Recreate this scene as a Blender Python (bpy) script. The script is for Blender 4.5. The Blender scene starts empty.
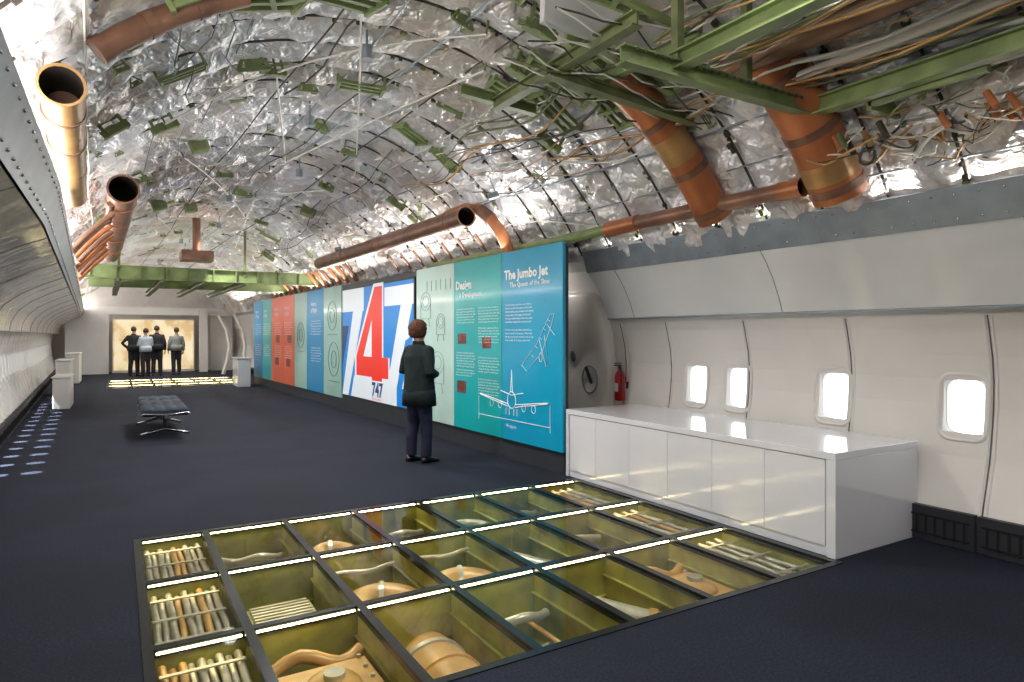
import bpy, math, random
from mathutils import Vector, Matrix, noise
random.seed(7)
V=Vector
def cx(Y): return 1.95-.032*max(0.0,Y-5.0)
bpy.context.scene.view_settings.view_transform='Standard'

# ---------------------------------------------------------------- materials
def s2l(c):
    return tuple(((x/255.0)/12.92 if x/255.0<=.04045 else ((x/255.0+.055)/1.055)**2.4) for x in c)
def M(name,rgb,rough=.5,metal=0.,var=.12,scale=6.,bump=0.,bscale=60.,emit=None,es=0.,coat=0.,dist=.01,spec=.5,speck=0):
    m=bpy.data.materials.new(name);m.use_nodes=True
    nt=m.node_tree;N=nt.nodes;L=nt.links
    b=N['Principled BSDF']
    col=s2l(rgb)
    tc=N.new('ShaderNodeTexCoord')
    nz=N.new('ShaderNodeTexNoise');nz.inputs['Scale'].default_value=scale;nz.inputs['Detail'].default_value=5
    L.new(tc.outputs['Object'],nz.inputs['Vector'])
    mr=N.new('ShaderNodeMapRange');mr.inputs[1].default_value=.3;mr.inputs[2].default_value=.7
    L.new(nz.outputs['Fac'],mr.inputs[0])
    mx=N.new('ShaderNodeMix');mx.data_type='RGBA'
    mx.inputs[6].default_value=(*[max(0,x*(1-var)) for x in col],1)
    mx.inputs[7].default_value=(*[min(1,x*(1+var)) for x in col],1)
    L.new(mr.outputs[0],mx.inputs[0]);out=mx.outputs[2]
    if speck:
        n3=N.new('ShaderNodeTexNoise');n3.inputs['Scale'].default_value=75;n3.inputs['Detail'].default_value=3
        L.new(tc.outputs['Object'],n3.inputs['Vector'])
        m3=N.new('ShaderNodeMapRange');m3.inputs[1].default_value=.36;m3.inputs[2].default_value=.66;m3.inputs[3].default_value=1-speck;m3.inputs[4].default_value=1+speck
        L.new(n3.outputs['Fac'],m3.inputs[0])
        vm=N.new('ShaderNodeVectorMath');vm.operation='SCALE'
        L.new(out,vm.inputs[0]);L.new(m3.outputs[0],vm.inputs['Scale']);out=vm.outputs[0]
    L.new(out,b.inputs['Base Color'])
    b.inputs['Roughness'].default_value=rough;b.inputs['Metallic'].default_value=metal
    b.inputs['Specular IOR Level'].default_value=spec
    if coat: b.inputs['Coat Weight'].default_value=coat;b.inputs['Coat Roughness'].default_value=.08
    if bump:
        n2=N.new('ShaderNodeTexNoise');n2.inputs['Scale'].default_value=bscale;n2.inputs['Detail'].default_value=4
        L.new(tc.outputs['Object'],n2.inputs['Vector'])
        bp=N.new('ShaderNodeBump');bp.inputs['Strength'].default_value=bump;bp.inputs['Distance'].default_value=dist
        L.new(n2.outputs['Fac'],bp.inputs['Height']);L.new(bp.outputs['Normal'],b.inputs['Normal'])
    if emit:
        b.inputs['Emission Color'].default_value=(*s2l(emit),1);b.inputs['Emission Strength'].default_value=es
    return m

m_carpet=M('carpet_navy',(20,26,42),.85,0,.3,1.2,.5,300,dist=.004,spec=.3,speck=.6)
m_white=M('gloss_white_laminate',(216,218,224),.1,0,.02,2,coat=.4)
m_seam=M('panel_seam',(90,88,85),.7)
m_side=M('sidewall_plastic',(218,215,210),.36,0,.03,3,.05,200,dist=.002)
m_bin=M('gloss_bin_panel',(214,216,217),.14,0,.04,1.5,.12,1.6,dist=.06)
m_binL=M('mirror_bin_panel',(234,226,212),.1,.05,.06,1.2,.5,1.1,dist=.12,coat=.6)
m_rail=M('rail_metal',(146,157,166),.32,.5,.15,4,.1,50)
m_rivet=M('rivet_metal',(205,205,205),.25,1)
m_vent=M('vent_grille_dark',(38,40,46),.5)
m_green=M('zinc_chromate_green',(114,130,82),.45,.0,.3,5,.1,60)
m_green2=M('zinc_chromate_olive',(100,108,70),.5,.0,.35,7,.1,60)
m_grey=M('primer_grey',(190,192,190),.3,.1,.15,3)
m_strap=M('strap_dark',(60,54,48),.6)
m_rod=M('rod_white',(215,213,206),.35,.1)
m_orange=M('copper_duct',(174,108,70),.34,.2,.35,2.5,.35,8)
m_brown=M('brown_duct',(126,92,74),.38,.2,.35,4,.25,14)
m_brass=M('brass_duct',(172,136,90),.3,.35,.3,4,.1,20)
m_black=M('black_void',(10,9,9),.8)
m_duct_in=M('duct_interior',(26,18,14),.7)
m_tan=M('tan_duct',(206,160,92),.35,.1,.25,5,.15,25)
m_olive=M('olive_bay',(150,147,70),.4,.1,.35,5,.1,40)
m_silver=M('silver_pipe',(196,188,166),.32,.4,.25,9)
m_frame=M('floor_frame_steel',(24,32,33),.25,.4,.2,5)
m_led=M('led_strip',(255,240,200),.5,emit=(255,230,172),es=22.)
m_pane=M('window_pane_daylight',(255,255,255),.4,var=0,emit=(238,246,255),es=3.2)
m_teal1=M('panel_blue',(0,156,196),.3,0,.06,2,coat=.2)
m_teal2=M('panel_teal',(0,168,172),.3,0,.06,2,coat=.2)
m_pale=M('panel_pale',(184,214,206),.35,0,.06,3,coat=.2)
m_pale2=M('panel_grey_teal',(150,192,184),.35,0,.08,3,coat=.2)
m_blue=M('panel_deep_blue',(0,134,188),.35,0,.06,2)
m_org=M('panel_orange',(222,88,52),.35,0,.06,2)
m_ink=M('print_white',(250,252,252),.5,var=0)
m_inkg=M('print_grey',(92,122,122),.5,var=0)
m_red=M('print_red',(214,44,30),.4,var=.03,emit=(230,40,24),es=.35)
m_sblue=M('screen_blue',(8,118,190),.4,var=.03,emit=(10,125,210),es=.35)
m_swhite=M('screen_white',(212,220,228),.4,var=.02,emit=(225,235,242),es=.28)
m_sdark=M('screen_dark_blue',(10,50,100),.4,var=.05,emit=(10,50,115),es=.3)
m_photo=M('photo_print',(120,55,45),.4,0,.8,12)
m_leather=M('bench_leather',(44,54,68),.6,0,.1,8,.15,80,spec=.2)
m_chrome=M('chrome',(205,208,212),.12,1)
m_dred=M('dark_red_paint',(170,28,24),.35)

def insul():
    m=bpy.data.materials.new('insulation_blanket');m.use_nodes=True
    nt=m.node_tree;N=nt.nodes;L=nt.links;b=N['Principled BSDF']
    tc=N.new('ShaderNodeTexCoord')
    n1=N.new('ShaderNodeTexNoise');n1.inputs['Scale'].default_value=.9;n1.inputs['Detail'].default_value=4
    L.new(tc.outputs['Object'],n1.inputs['Vector'])
    r=N.new('ShaderNodeValToRGB')
    e=r.color_ramp.elements
    e[0].position=.36;e[0].color=(*s2l((198,190,182)),1)
    e[1].position=.6;e[1].color=(*s2l((230,231,236)),1)
    L.new(n1.outputs['Fac'],r.inputs['Fac']);L.new(r.outputs['Color'],b.inputs['Base Color'])
    b.inputs['Metallic'].default_value=.32;b.inputs['Roughness'].default_value=.31
    dn=N.new('ShaderNodeTexNoise');dn.inputs['Scale'].default_value=4;dn.inputs['Detail'].default_value=3
    L.new(tc.outputs['Object'],dn.inputs['Vector'])
    ad=N.new('ShaderNodeVectorMath');ad.operation='MULTIPLY_ADD'
    L.new(dn.outputs['Color'],ad.inputs[0]);ad.inputs[1].default_value=(.4,.4,.4)
    L.new(tc.outputs['Object'],ad.inputs[2])
    vo=N.new('ShaderNodeTexVoronoi');vo.feature='F1';vo.inputs['Scale'].default_value=5.5
    L.new(ad.outputs[0],vo.inputs['Vector'])
    v2=N.new('ShaderNodeTexVoronoi');v2.feature='F1';v2.inputs['Scale'].default_value=15
    L.new(ad.outputs[0],v2.inputs['Vector'])
    mm=N.new('ShaderNodeMath');mm.operation='MULTIPLY_ADD';mm.inputs[1].default_value=.34
    L.new(v2.outputs['Distance'],mm.inputs[0]);L.new(vo.outputs['Distance'],mm.inputs[2])
    bp=N.new('ShaderNodeBump');bp.inputs['Strength'].default_value=.8;bp.inputs['Distance'].default_value=.048
    L.new(mm.outputs[0],bp.inputs['Height']);L.new(bp.outputs['Normal'],b.inputs['Normal'])
    return m
m_ins=insul()
def glassmat():
    m=bpy.data.materials.new('floor_glass');m.use_nodes=True
    nt=m.node_tree;N=nt.nodes;L=nt.links
    N.remove(N['Principled BSDF'])
    o=N['Material Output']
    t=N.new('ShaderNodeBsdfTransparent');t.inputs[0].default_value=(.93,.97,.93,1)
    g=N.new('ShaderNodeBsdfGlossy');g.inputs['Roughness'].default_value=.03
    fr=N.new('ShaderNodeFresnel');fr.inputs[0].default_value=1.35
    mu=N.new('ShaderNodeMath');mu.operation='MULTIPLY';mu.inputs[1].default_value=.6
    L.new(fr.outputs[0],mu.inputs[0])
    mx=N.new('ShaderNodeMixShader')
    L.new(mu.outputs[0],mx.inputs[0]);L.new(t.outputs[0],mx.inputs[1]);L.new(g.outputs[0],mx.inputs[2]);L.new(mx.outputs[0],o.inputs[0])
    return m
m_glass=glassmat()

# ---------------------------------------------------------------- mesh builder
class MB:
    def __init__(s): s.v=[];s.f=[];s.m=[];s.s=[]
    def add(s,vs,fs,mi=0,sm=False):
        o=len(s.v);s.v+= [tuple(p) for p in vs]
        for f in fs: s.f.append([i+o for i in f]);s.m.append(mi);s.s.append(sm)
    def box(s,c,d,mi=0,R=None):
        vs=[]
        for x in(-.5,.5):
            for y in(-.5,.5):
                for z in(-.5,.5):
                    p=V((x*d[0],y*d[1],z*d[2]))
                    if R is not None: p=R@p
                    vs.append(p+V(c))
        s.add(vs,[(0,1,3,2),(4,6,7,5),(0,4,5,1),(2,3,7,6),(0,2,6,4),(1,5,7,3)],mi)
    def bb(s,x0,x1,y0,y1,z0,z1,mi=0): s.box(((x0+x1)/2,(y0+y1)/2,(z0+z1)/2),(abs(x1-x0),abs(y1-y0),abs(z1-z0)),mi)
    def beam(s,p0,p1,w,h,mi=0,up=V((0,0,1))):
        p0=V(p0);p1=V(p1);d=p1-p0;l=d.length;d.normalize()
        if abs(d.dot(up))>.98: up=V((1,0,0))
        x=d.cross(up).normalized();z=x.cross(d)
        R=Matrix((x,d,z)).transposed()
        s.box((p0+p1)/2,(w,l,h),mi,R)
    def ibeam(s,p0,p1,w,h,mi=0,t=.012):
        p0=V(p0);p1=V(p1);o=V((0,0,h/2))
        s.beam(p0,p1,t,h,mi);s.beam(p0+o,p1+o,w,t,mi);s.beam(p0-o,p1-o,w,t,mi)
    def tube(s,pts,r,mi=0,n=8,caps=True,asp=1.):
        pts=[V(p) for p in pts];k=len(pts)
        if not isinstance(r,(list,tuple)): r=[r]*k
        t0=(pts[1]-pts[0]).normalized()
        u=V((0,0,1)) if abs(t0.z)<.9 else V((1,0,0))
        nx=t0.cross(u).normalized();vs=[]
        for i,p in enumerate(pts):
            t=(pts[min(i+1,k-1)]-pts[max(i-1,0)]).normalized()
            nx=(nx-t*nx.dot(t)).normalized();ny=t.cross(nx)
            for j in range(n):
                a=2*math.pi*j/n
                vs.append(p+nx*math.cos(a)*r[i]+ny*math.sin(a)*r[i]*asp)
        fs=[]
        for i in range(k-1):
            for j in range(n):
                j2=(j+1)%n
                fs.append((i*n+j,i*n+j2,(i+1)*n+j2,(i+1)*n+j))
        s.add(vs,fs,mi,True)
        if caps:
            s.add(vs[:n],[tuple(range(n))[::-1]],mi);s.add(vs[-n:],[tuple(range(n))],mi)
    def pipe(s,pts,r,mi,mi_in,n=20,depth=.5,lip=True):
        s.tube(pts,r,mi,n,caps=False)
        p0=V(pts[0]);d=(V(pts[1])-p0).normalized()
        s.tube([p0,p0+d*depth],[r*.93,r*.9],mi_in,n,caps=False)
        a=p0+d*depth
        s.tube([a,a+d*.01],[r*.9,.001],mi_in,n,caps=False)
        s.tube([p0,p0+d*.001],[r*.93,r],mi,n,caps=False)
        if lip:
            s.tube([p0-d*.01,p0+d*.03],[r*1.06,r*1.06],mi,n,caps=False)
            s.tube([p0-d*.01,p0-d*.009],[r*.93,r*1.06],mi,n,caps=False)
    def ell(s,c,r,mi=0,R=None,n=14,m=10):
        vs=[];c=V(c)
        for i in range(m+1):
            ph=math.pi*i/m
            for j in range(n):
                a=2*math.pi*j/n
                p=V((r[0]*math.sin(ph)*math.cos(a),r[1]*math.sin(ph)*math.sin(a),r[2]*math.cos(ph)))
                if R is not None:p=R@p
                vs.append(c+p)
        fs=[]
        for i in range(m):
            for j in range(n):
                j2=(j+1)%n;fs.append((i*n+j,(i+1)*n+j,(i+1)*n+j2,i*n+j2))
        s.add(vs,fs,mi,True)
    def loft(s,rings,mi=0,caps=True,closed=True,sm=True):
        n=len(rings[0]);vs=[p for r in rings for p in r];fs=[]
        for i in range(len(rings)-1):
            for j in range(n if closed else n-1):
                j2=(j+1)%n;fs.append((i*n+j,i*n+j2,(i+1)*n+j2,(i+1)*n+j))
        s.add(vs,fs,mi,sm)
        if caps and closed:
            s.add(rings[0],[tuple(range(n))[::-1]],mi);s.add(rings[-1],[tuple(range(n))],mi)
    def build(s,name,mats,parent=None,bevel=0,merge=False):
        me=bpy.data.meshes.new(name);me.from_pydata(s.v,[],s.f)
        for m in mats: me.materials.append(m)
        me.polygons.foreach_set('material_index',s.m);me.polygons.foreach_set('use_smooth',s.s)
        me.update()
        o=bpy.data.objects.new(name,me);bpy.context.scene.collection.objects.link(o)
        if parent:o.parent=parent
        if bevel:
            b=o.modifiers.new('bevel','BEVEL');b.width=bevel;b.segments=2;b.limit_method='ANGLE'
        return o
def empty(name,loc=(0,0,0),rz=0,sc=1):
    o=bpy.data.objects.new(name,None);bpy.context.scene.collection.objects.link(o)
    o.location=loc;o.rotation_euler=(0,0,rz);o.scale=(sc,sc,sc);o.empty_display_size=.1;return o

# ---------------------------------------------------------------- floor
Y0,Y1=-3.5,31.0
GX=[.12,.57,1.15,1.72,2.31,2.9,3.5,4.06];GY=[2.59,3.56,4.53,5.5]
HX=[-.25,.35,.95,1.55,2.15,2.75,3.35];HY=[21.4,22.7,24.0,25.3]
fb=MB()
XA,XB=-2.4,5.4
def fq(x0,x1,y0,y1): fb.bb(x0,x1,y0,y1,-.03,0)
fq(XA,XB,Y0,GY[0]);fq(XA,GX[0],GY[0],GY[-1]);fq(GX[-1],XB,GY[0],GY[-1])
fq(XA,XB,GY[-1],HY[0]);fq(XA,HX[0],HY[0],HY[-1]);fq(HX[-1],XB,HY[0],HY[-1]);fq(XA,XB,HY[-1],Y1+.5)
fb.build('floor',[m_carpet])

# ---------------------------------------------------------------- glass floor
def glass_floor(name,xs,ys,full):
    root=empty(name)
    b=MB();D=-.6;fw=.024
    b.bb(xs[0]-.02,xs[-1]+.02,ys[0]-.02,ys[-1]+.02,D-.03,D,1)
    for x in xs:
        b.bb(x-.012,x+.012,ys[0],ys[-1],D,-.03,1);b.bb(x-fw,x+fw,ys[0]-fw,ys[-1]+fw,-.035,.006,0)
        b.bb(x-.035,x+.035,ys[0],ys[-1],-.16,-.15,1);b.bb(x-.045,x+.045,ys[0],ys[-1],-.45,-.44,1)
    for y in ys:
        b.bb(xs[0],xs[-1],y-.012,y+.012,D,-.03,1);b.bb(xs[0]-fw,xs[-1]+fw,y-fw,y+fw,-.035,.0055,0)
        b.bb(xs[0],xs[-1],y-.03,y+.03,-.3,-.29,1)
    b.build('bay_frame',[m_frame,m_olive],root)
    g=MB();l=MB()
    for i in range(len(xs)-1):
        for j in range(len(ys)-1):
            x0,x1,y0,y1=xs[i]+.02,xs[i+1]-.02,ys[j]+.02,ys[j+1]-.02
            g.add([(x0,y0,-.004),(x1,y0,-.004),(x1,y1,-.004),(x0,y1,-.004)],[(0,1,2,3)])
            l.bb(x0+.015,x1-.015,y1-.014,y1-.005,-.018,-.01,0)
    g.build('glass_pane',[m_glass],root);l.build('led_strip',[m_led],root)
    c=MB() # 0 tan 1 silver 2 olive 3 dark
    for i in range(len(xs)-1):
        for j in range(len(ys)-1):
            x0,x1,y0,y1=xs[i]+.04,xs[i+1]-.04,ys[j]+.04,ys[j+1]-.04
            w=x1-x0;h=y1-y0;mx=(x0+x1)/2;my=(y0+y1)/2
            row=len(ys)-2-j;rd=random.Random(i*13+j*5+3)
            if not full:
                c.tube([(mx,y0,-.4),(mx+.1*w,my,-.35),(mx,y1,-.4)],.12,0,12)
                continue
            for q in range(6):
                yy=rd.uniform(y0+.08,y1-.08);zz=rd.uniform(-.45,-.3);ph=rd.uniform(0,6)
                c.tube([(x0+w*t/8,yy+.03*math.sin(t*.9+ph),zz+.02*math.sin(t*1.3+ph)) for t in range(9)],rd.choice([.008,.012,.016]),rd.choice([0,1,3,1]),6)
            if i in(0,len(xs)-2):
                k=9 if i==0 else 10
                for q in range(k):
                    xx=x0+(q+.5)*w/k;pts=[];rr=[];ph=rd.uniform(0,6);K=64
                    for t in range(K+1):
                        pts.append((xx+.003*math.sin(t*.2+ph),y0+h*t/K,-.085-.02*(q%2)+.003*math.sin(t*.25+ph)))
                        rr.append(.02 if t%2 else .014)
                    c.tube(pts,rr,1 if rd.random()<.75 else 0,8)
                for t in range(3):
                    yy=y0+h*(t+.5)/3;c.bb(x0,x1,yy-.012,yy+.012,-.062,-.055,1)
                c.bb(x0,x1,y0,y1,-.24,-.22,2)
            elif (i,row)==(1,1):
                c.bb(x0+.06,x1-.06,y0+.18,y1-.2,-.45,-.2,2)
                for t in range(11): c.bb(x0+.08,x1-.08,y0+.2+t*.045,y0+.222+t*.045,-.2,-.18,1)
                c.tube([(x0,y0+.1,-.2),(x1,y0+.12,-.2)],.02,1,10)
            elif (i,row) in((1,2),(5,2)):
                c.bb(x0+.01,x1-.01,y0+.1,y1-.2,-.52,-.17,0);c.bb(x0+.08,x1-.08,y0+.2,y1-.34,-.17,-.13,0)
                c.ell((mx,my-.05,-.13),(.13,.16,.05),0);c.tube([(mx,my-.05,-.12),(mx,my-.05,-.06)],.05,1,14)
                for qx in(x0+.04,x1-.04):
                    for t in range(6): c.tube([(qx,y0+.14+t*.11,-.17),(qx,y0+.14+t*.11,-.155)],.012,1,8)
                c.tube([(x0+w*t/8,y1-.12+.03*math.sin(t*.8),-.17-.03*math.cos(t)) for t in range(9)],.035,0,14)
                c.tube([(x0,y0+.05,-.1),(x1,y0+.06,-.1)],.012,1,8)
            elif (i,row)==(2,2):
                c.tube([(mx-.04,y0,-.3),(mx-.04,my+.05,-.3)],.21,0,28)
                for q in(.1,.3,.48): c.tube([(mx-.04,y0+q,-.3),(mx-.04,y0+q+.03,-.3)],.222,1 if q>.4 else 0,28)
                c.tube([(mx-.04,my+.05,-.3),(mx-.02,my+.14,-.31),(mx+.03,my+.24,-.34),(mx+.12,y1,-.4)],[.19,.18,.17,.16],0,22)
            elif (i,row) in((2,1),(3,1)):
                pts=[(mx+.06*w+ .17*math.cos(a),my-.08+.24*math.sin(a),-.28) for a in [math.radians(q) for q in range(-110,215,10)]]
                c.tube(pts,.12,0,20)
                c.tube([pts[5],pts[6]],.132,1,20);c.tube([pts[18],pts[19]],.132,1,20)
                c.tube([(x0+w*t/8,y1-.1+.03*math.sin(t),-.12) for t in range(9)],.016,1,8)
            elif (i,row)==(2,0):
                pts=[(x0+.05+.38*w*(1-math.cos(a)),y0+.1+.6*h*math.sin(a),-.22) for a in [math.radians(q) for q in range(0,150,10)]]
                c.tube(pts,.08,0,18);c.tube([pts[2],pts[3]],.09,1,18);c.tube([pts[9],pts[10]],.09,1,18)
            elif (i,row)==(4,0):
                pts=[(mx+.16*math.cos(a),my+.22*math.sin(a),-.18-.04*a/6) for a in [math.radians(q) for q in range(0,330,10)]]
                c.tube(pts,.045,1,14);c.tube([pts[-1],(x1,y0+.1,-.3)],.045,1,14)
            elif (i,row) in((4,1),(4,2)):
                pts=[]
                for t in range(17):
                    u=t/16;pts.append((x0+w*u,y1-.2-(h-.4)*u+.08*math.sin(u*6.28),-.16-.04*u))
                c.tube(pts,.055,1,16);c.tube(pts[4:6],.067,0,16);c.tube(pts[11:13],.067,0,16)
                c.tube([(x0+.08,y1-.06,-.2),(x0+.08,y1-.25,-.2)],.09,0,18)
                c.tube([(x0,my-.2,-.4),(x1,my-.15,-.4)],.12,0,18)
                if row==2: c.bb(mx-.02,x1-.02,y0+.05,my-.05,-.45,-.2,0)
            elif (i,row) in((5,1),):
                c.bb(x0+.03,x1-.03,y0+.1,y1-.25,-.58,-.25,0);c.ell((mx,my-.1,-.25),(.18,.22,.08),0)
                c.tube([(x0,y1-.1,-.15),(x1,y1-.16,-.2)],.03,1,12)
            else:
                c.tube([(x0+.1,y0,-.45),(x0+.12,my,-.45),(x0+.1,y1,-.45)],.06,0,12)
                c.bb(x0+.3*w,x1-.08,y0+.15,y1-.15,-.6,-.46,0 if row==0 else 2)
                for t in range(4): c.bb(x0+.35*w,x1-.12,y0+.22+t*.14,y0+.25+t*.14,-.46,-.44,1)
                c.tube([(x1-.06,y0,-.3),(x1-.06,y1,-.3)],.016,0,8)
                c.tube([(x0+w*t/10,y1-.18+.04*math.sin(t*.7),-.2+.02*math.cos(t)) for t in range(11)],.028,1,12)
    c.build('underfloor_duct',[m_tan,m_silver,m_olive,m_black],root)
glass_floor('glass_floor_grid',GX,GY,True)
glass_floor('glass_floor_grid',HX,HY,False)

# ---------------------------------------------------------------- side walls
prof=[(3.14,0),(3.15,.22),(3.22,.45),(3.27,.62),(3.30,.79),(3.325,.98),(3.33,1.17),(3.31,1.35),(3.26,1.55),(3.19,1.78),(3.12,2.3),(2.8,2.44)]
def dxat(z):
    for i in range(len(prof)-1):
        if prof[i][1]<=z<=prof[i+1][1]:
            t=(z-prof[i][1])/(prof[i+1][1]-prof[i][1]);return prof[i][0]*(1-t)+prof[i+1][0]*t
def sidewall(name,sg,wins,seams,ya,yb):
    b=MB();ys=set([ya,yb])
    y=ya
    while y<yb: ys.add(round(y,3));y+=.5
    cut=[]
    for w in wins: ys.add(round(w-.135,3));ys.add(round(w+.135,3));cut.append((w-.135,w+.135))
    ys=sorted(ys)
    def P(y,dx,z): return (cx(y)+sg*dx,y,z)
    for j in range(len(ys)-1):
        a,c=ys[j],ys[j+1];my=(a+c)/2
        incut=any(q[0]<my<q[1] for q in cut)
        for i in range(len(prof)-1):
            if incut and prof[i][1]>=.78 and prof[i+1][1]<=1.18: continue
            q=[P(a,*prof[i]),P(c,*prof[i]),P(c,*prof[i+1]),P(a,*prof[i+1])]
            b.add(q if sg<0 else q[::-1],[(0,1,2,3)],0,True)
    o=b.build(name,[m_side])
    t=MB()
    for y in seams:
        zz=[.24+q*.1 for q in range(15)]
        t.tube([P(y,dxat(z)+.0,z) for z in zz],.006,0,5)
        for s in(-1,1): t.tube([P(y+s*.022,dxat(z)+.004,z) for z in zz],.012,1,6)
    if sg<0:
        for w in wins:
            for s in(-.23,.23): t.tube([P(w+s,dxat(z)+.002,z) for z in [.3+q*.1 for q in range(12)]],.014,1,6)
    t.build('trim_seams',[m_seam,m_side],o)
    v=MB();y=ya
    while y<yb-.01:
        e=min(y+.52,yb)-.02
        my=(y+e)/2
        if sg>0 and 2.6<my<5.75: y+=.52;continue
        X=cx(my)+sg*3.115
        v.box((X,my,.13),(.05,e-y,.25),0)
        for k in range(7):
            yy=y+.06+k*(e-y-.12)/6
            v.box((X-sg*.028,yy,.12),(.012,.012,.15),1)
        for zz in(.06,.19): v.box((X-sg*.03,my,zz),(.014,e-y-.06,.012),1)
        y+=.52
    v.build('vent_grille',[m_vent,m_black],o)
    return o
def windows(sg,wins):
    for n,w in enumerate(wins):
        b=MB();zc=.975
        def ring(hw,hh,r,off):
            pts=[]
            for qx,qz,a0 in((1,1,0),(-1,1,90),(-1,-1,180),(1,-1,270)):
                for k in range(6):
                    a=math.radians(a0+k*18)
                    yy=qx*(hw-r)+r*math.cos(a);zz=qz*(hh-r)+r*math.sin(a)
                    pts.append((cx(w)+sg*(dxat(zc+zz)+off if off<.02 else 3.32+off),w+yy,zc+zz))
            return pts
        rs=[ring(.178,.25,.095,-.0),ring(.172,.245,.095,-.012),ring(.155,.23,.09,-.010),ring(.134,.204,.09,.045),ring(.124,.196,.085,.075)]
        b.loft(rs,0,caps=False)
        pr=ring(.126,.198,.085,.07)
        b.add(pr,[tuple(range(len(pr)))],1)
        rr=ring(.132,.203,.085,.045)
        b.tube(rr+[rr[0]],.004,0,5)
        b.build('window_%d'%(n+(1 if sg>0 else 101)),[m_side,m_pane])
RW=[.34,1.36,2.39,3.40,4.42,4.96]
LW=[1.5+.508*2*k for k in range(3)]+[5+.508*k for k in range(50)]
sidewall('wall_right',1,RW,[-.85,.15,1.17,2.2,3.24,4.28,5.32,6.05],Y0,Y1)
sidewall('wall_left',-1,LW,[k*1.016+.23 for k in range(-3,30)],Y0,Y1)
windows(1,RW);windows(-1,LW)

def sweep(b,pf,sg,ya,yb,mi,step=.5,sm=True):
    n=max(1,int((yb-ya)/step));rows=[]
    for i in range(n+1):
        y=ya+(yb-ya)*i/n
        rows.append([(cx(y)+sg*d,y,z) for d,z in pf])
    if sg>0: rows=[r[::-1] for r in rows]
    b.loft(rows,mi,caps=False,closed=False,sm=sm)
def valance(name,sg,white,band,top,under,ya,yb,wm,riv,seams):
    b=MB()
    sweep(b,white,sg,ya,yb,0);sweep(b,band,sg,ya,yb,1,sm=False);sweep(b,top,sg,ya,yb,1,sm=False);sweep(b,under,sg,ya,yb,0,sm=False)
    y=ya+.05
    (d0,z0),(d1,z1)=band[0],band[-1]
    while y<yb:
        for t in (.18,.82):
            d=d0+(d1-d0)*t-.004;z=z0+(z1-z0)*t
            b.ell((cx(y)+sg*d,y,z),(.009,.009,.009),2,n=6,m=4)
        y+=riv
    for ys in seams:
        pts=[(cx(ys)+sg*(d-.001),ys,z) for d,z in white]
        b.tube(pts,.0035,3,4)
    b.tube([(cx(y)+sg*(white[0][0]),y,white[0][1]) for y in [ya+(yb-ya)*k/40 for k in range(41)]],.012,1,6)
    return b.build(name,[wm,m_rail,m_rivet,m_seam])
valance('overhead_bin_valance',1,[(3.05,1.69),(2.985,1.85),(2.91,2.0),(2.83,2.12),(2.75,2.22)],[(2.735,2.215),(2.66,2.45)],[(2.66,2.45),(2.7,2.47),(3.05,2.46)],[(3.05,1.69),(3.1,1.71),(3.22,1.74)],Y0,6.05,m_bin,.14,[1.8,3.7,5.6])
valance('overhead_bin_valance',-1,[(3.04,1.55),(3.02,1.68),(2.94,1.84),(2.78,1.98),(2.56,2.1),(2.36,2.19)],[(2.345,2.19),(2.26,2.45)],[(2.26,2.45),(2.3,2.48),(2.95,2.47)],[(3.04,1.55),(3.1,1.58),(3.26,1.6)],Y0,Y1,m_binL,.16,[k*1.9 for k in range(-1,16)])

# ---------------------------------------------------------------- ceiling insulation
R0=3.2;Z0=.9
def ap(y,deg,R): 
    a=math.radians(deg);return V((cx(y)+R*math.cos(a),y,Z0+R*math.sin(a)))
bay=.508
A0,A1=28.0,152.0
NB=68;sub=12;NA=154
cb=MB();vs=[]
for i in range(NB*sub+1):
    y=Y0+i*bay/sub;t=(i%sub)/sub;bi=i//sub
    bul=(math.sin(math.pi*t))**.5 if t>0 else 0
    for j in range(NA+1):
        deg=A0+(A1-A0)*j/NA
        p=ap(y,deg,R0);q=p
        w1=noise.noise(q*1.4);wq=q+V((w1,w1*.7,-w1))*.25
        w2=1-abs(noise.noise(wq*3.1+V((5,1,2))))*2.2
        w3=1-abs(noise.noise(wq*7.0))*2.2
        st=(j*R0*math.radians(A1-A0)/NA/.62+.37*math.sin(bi*1.7))%1.0
        pin=(math.sin(math.pi*st))**.35
        d=bul*(.055+.045*pin+.05*w1+.04*w2+.02*w3)+.006*w2
        vs.append(ap(y,deg,R0-d))
fs=[]
for i in range(NB*sub):
    for j in range(NA):
        a=i*(NA+1)+j
        fs.append((a,a+1,a+NA+2,a+NA+1))
cb.add(vs,fs,0,True)
ceil=cb.build('ceiling',[m_ins])

rb=MB()
for i in range(NB+1):
    y=Y0+i*bay
    rd=random.Random(i)
    a0,a1=29,151
    rb.tube([ap(y,a,R0-.055) for a in range(a0,a1+1,4)],.011,0,5)
    for k in range(44):
        a=rd.uniform(a0,a1);p=ap(y+rd.uniform(-.02,.02),a,R0-.075)
        s=rd.uniform(.02,.05)
        R=Matrix.Rotation(math.radians(90-a),3,'Y')
        rb.box(p,(s,s*.8,.03),rd.choice([0,0,1,2,3]),R)
rb.build('frame_straps',[m_strap,m_rod,m_green2,m_rail],ceil)
wb=MB();rd=random.Random(3)
for a in (34,40,47,53,58,66,75,84,92,101,110,121,133,146):
    off=rd.uniform(.10,.16);ph=rd.uniform(0,6)
    pts=[ap(Y0+k*.5,a+.8*math.sin(k*.23+ph),R0-off-.015*math.sin(k*.8+ph)) for k in range(69)]
    wb.tube(pts,rd.choice([.006,.008,.011]),rd.choice([0,1,1,2]),5)
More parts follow.
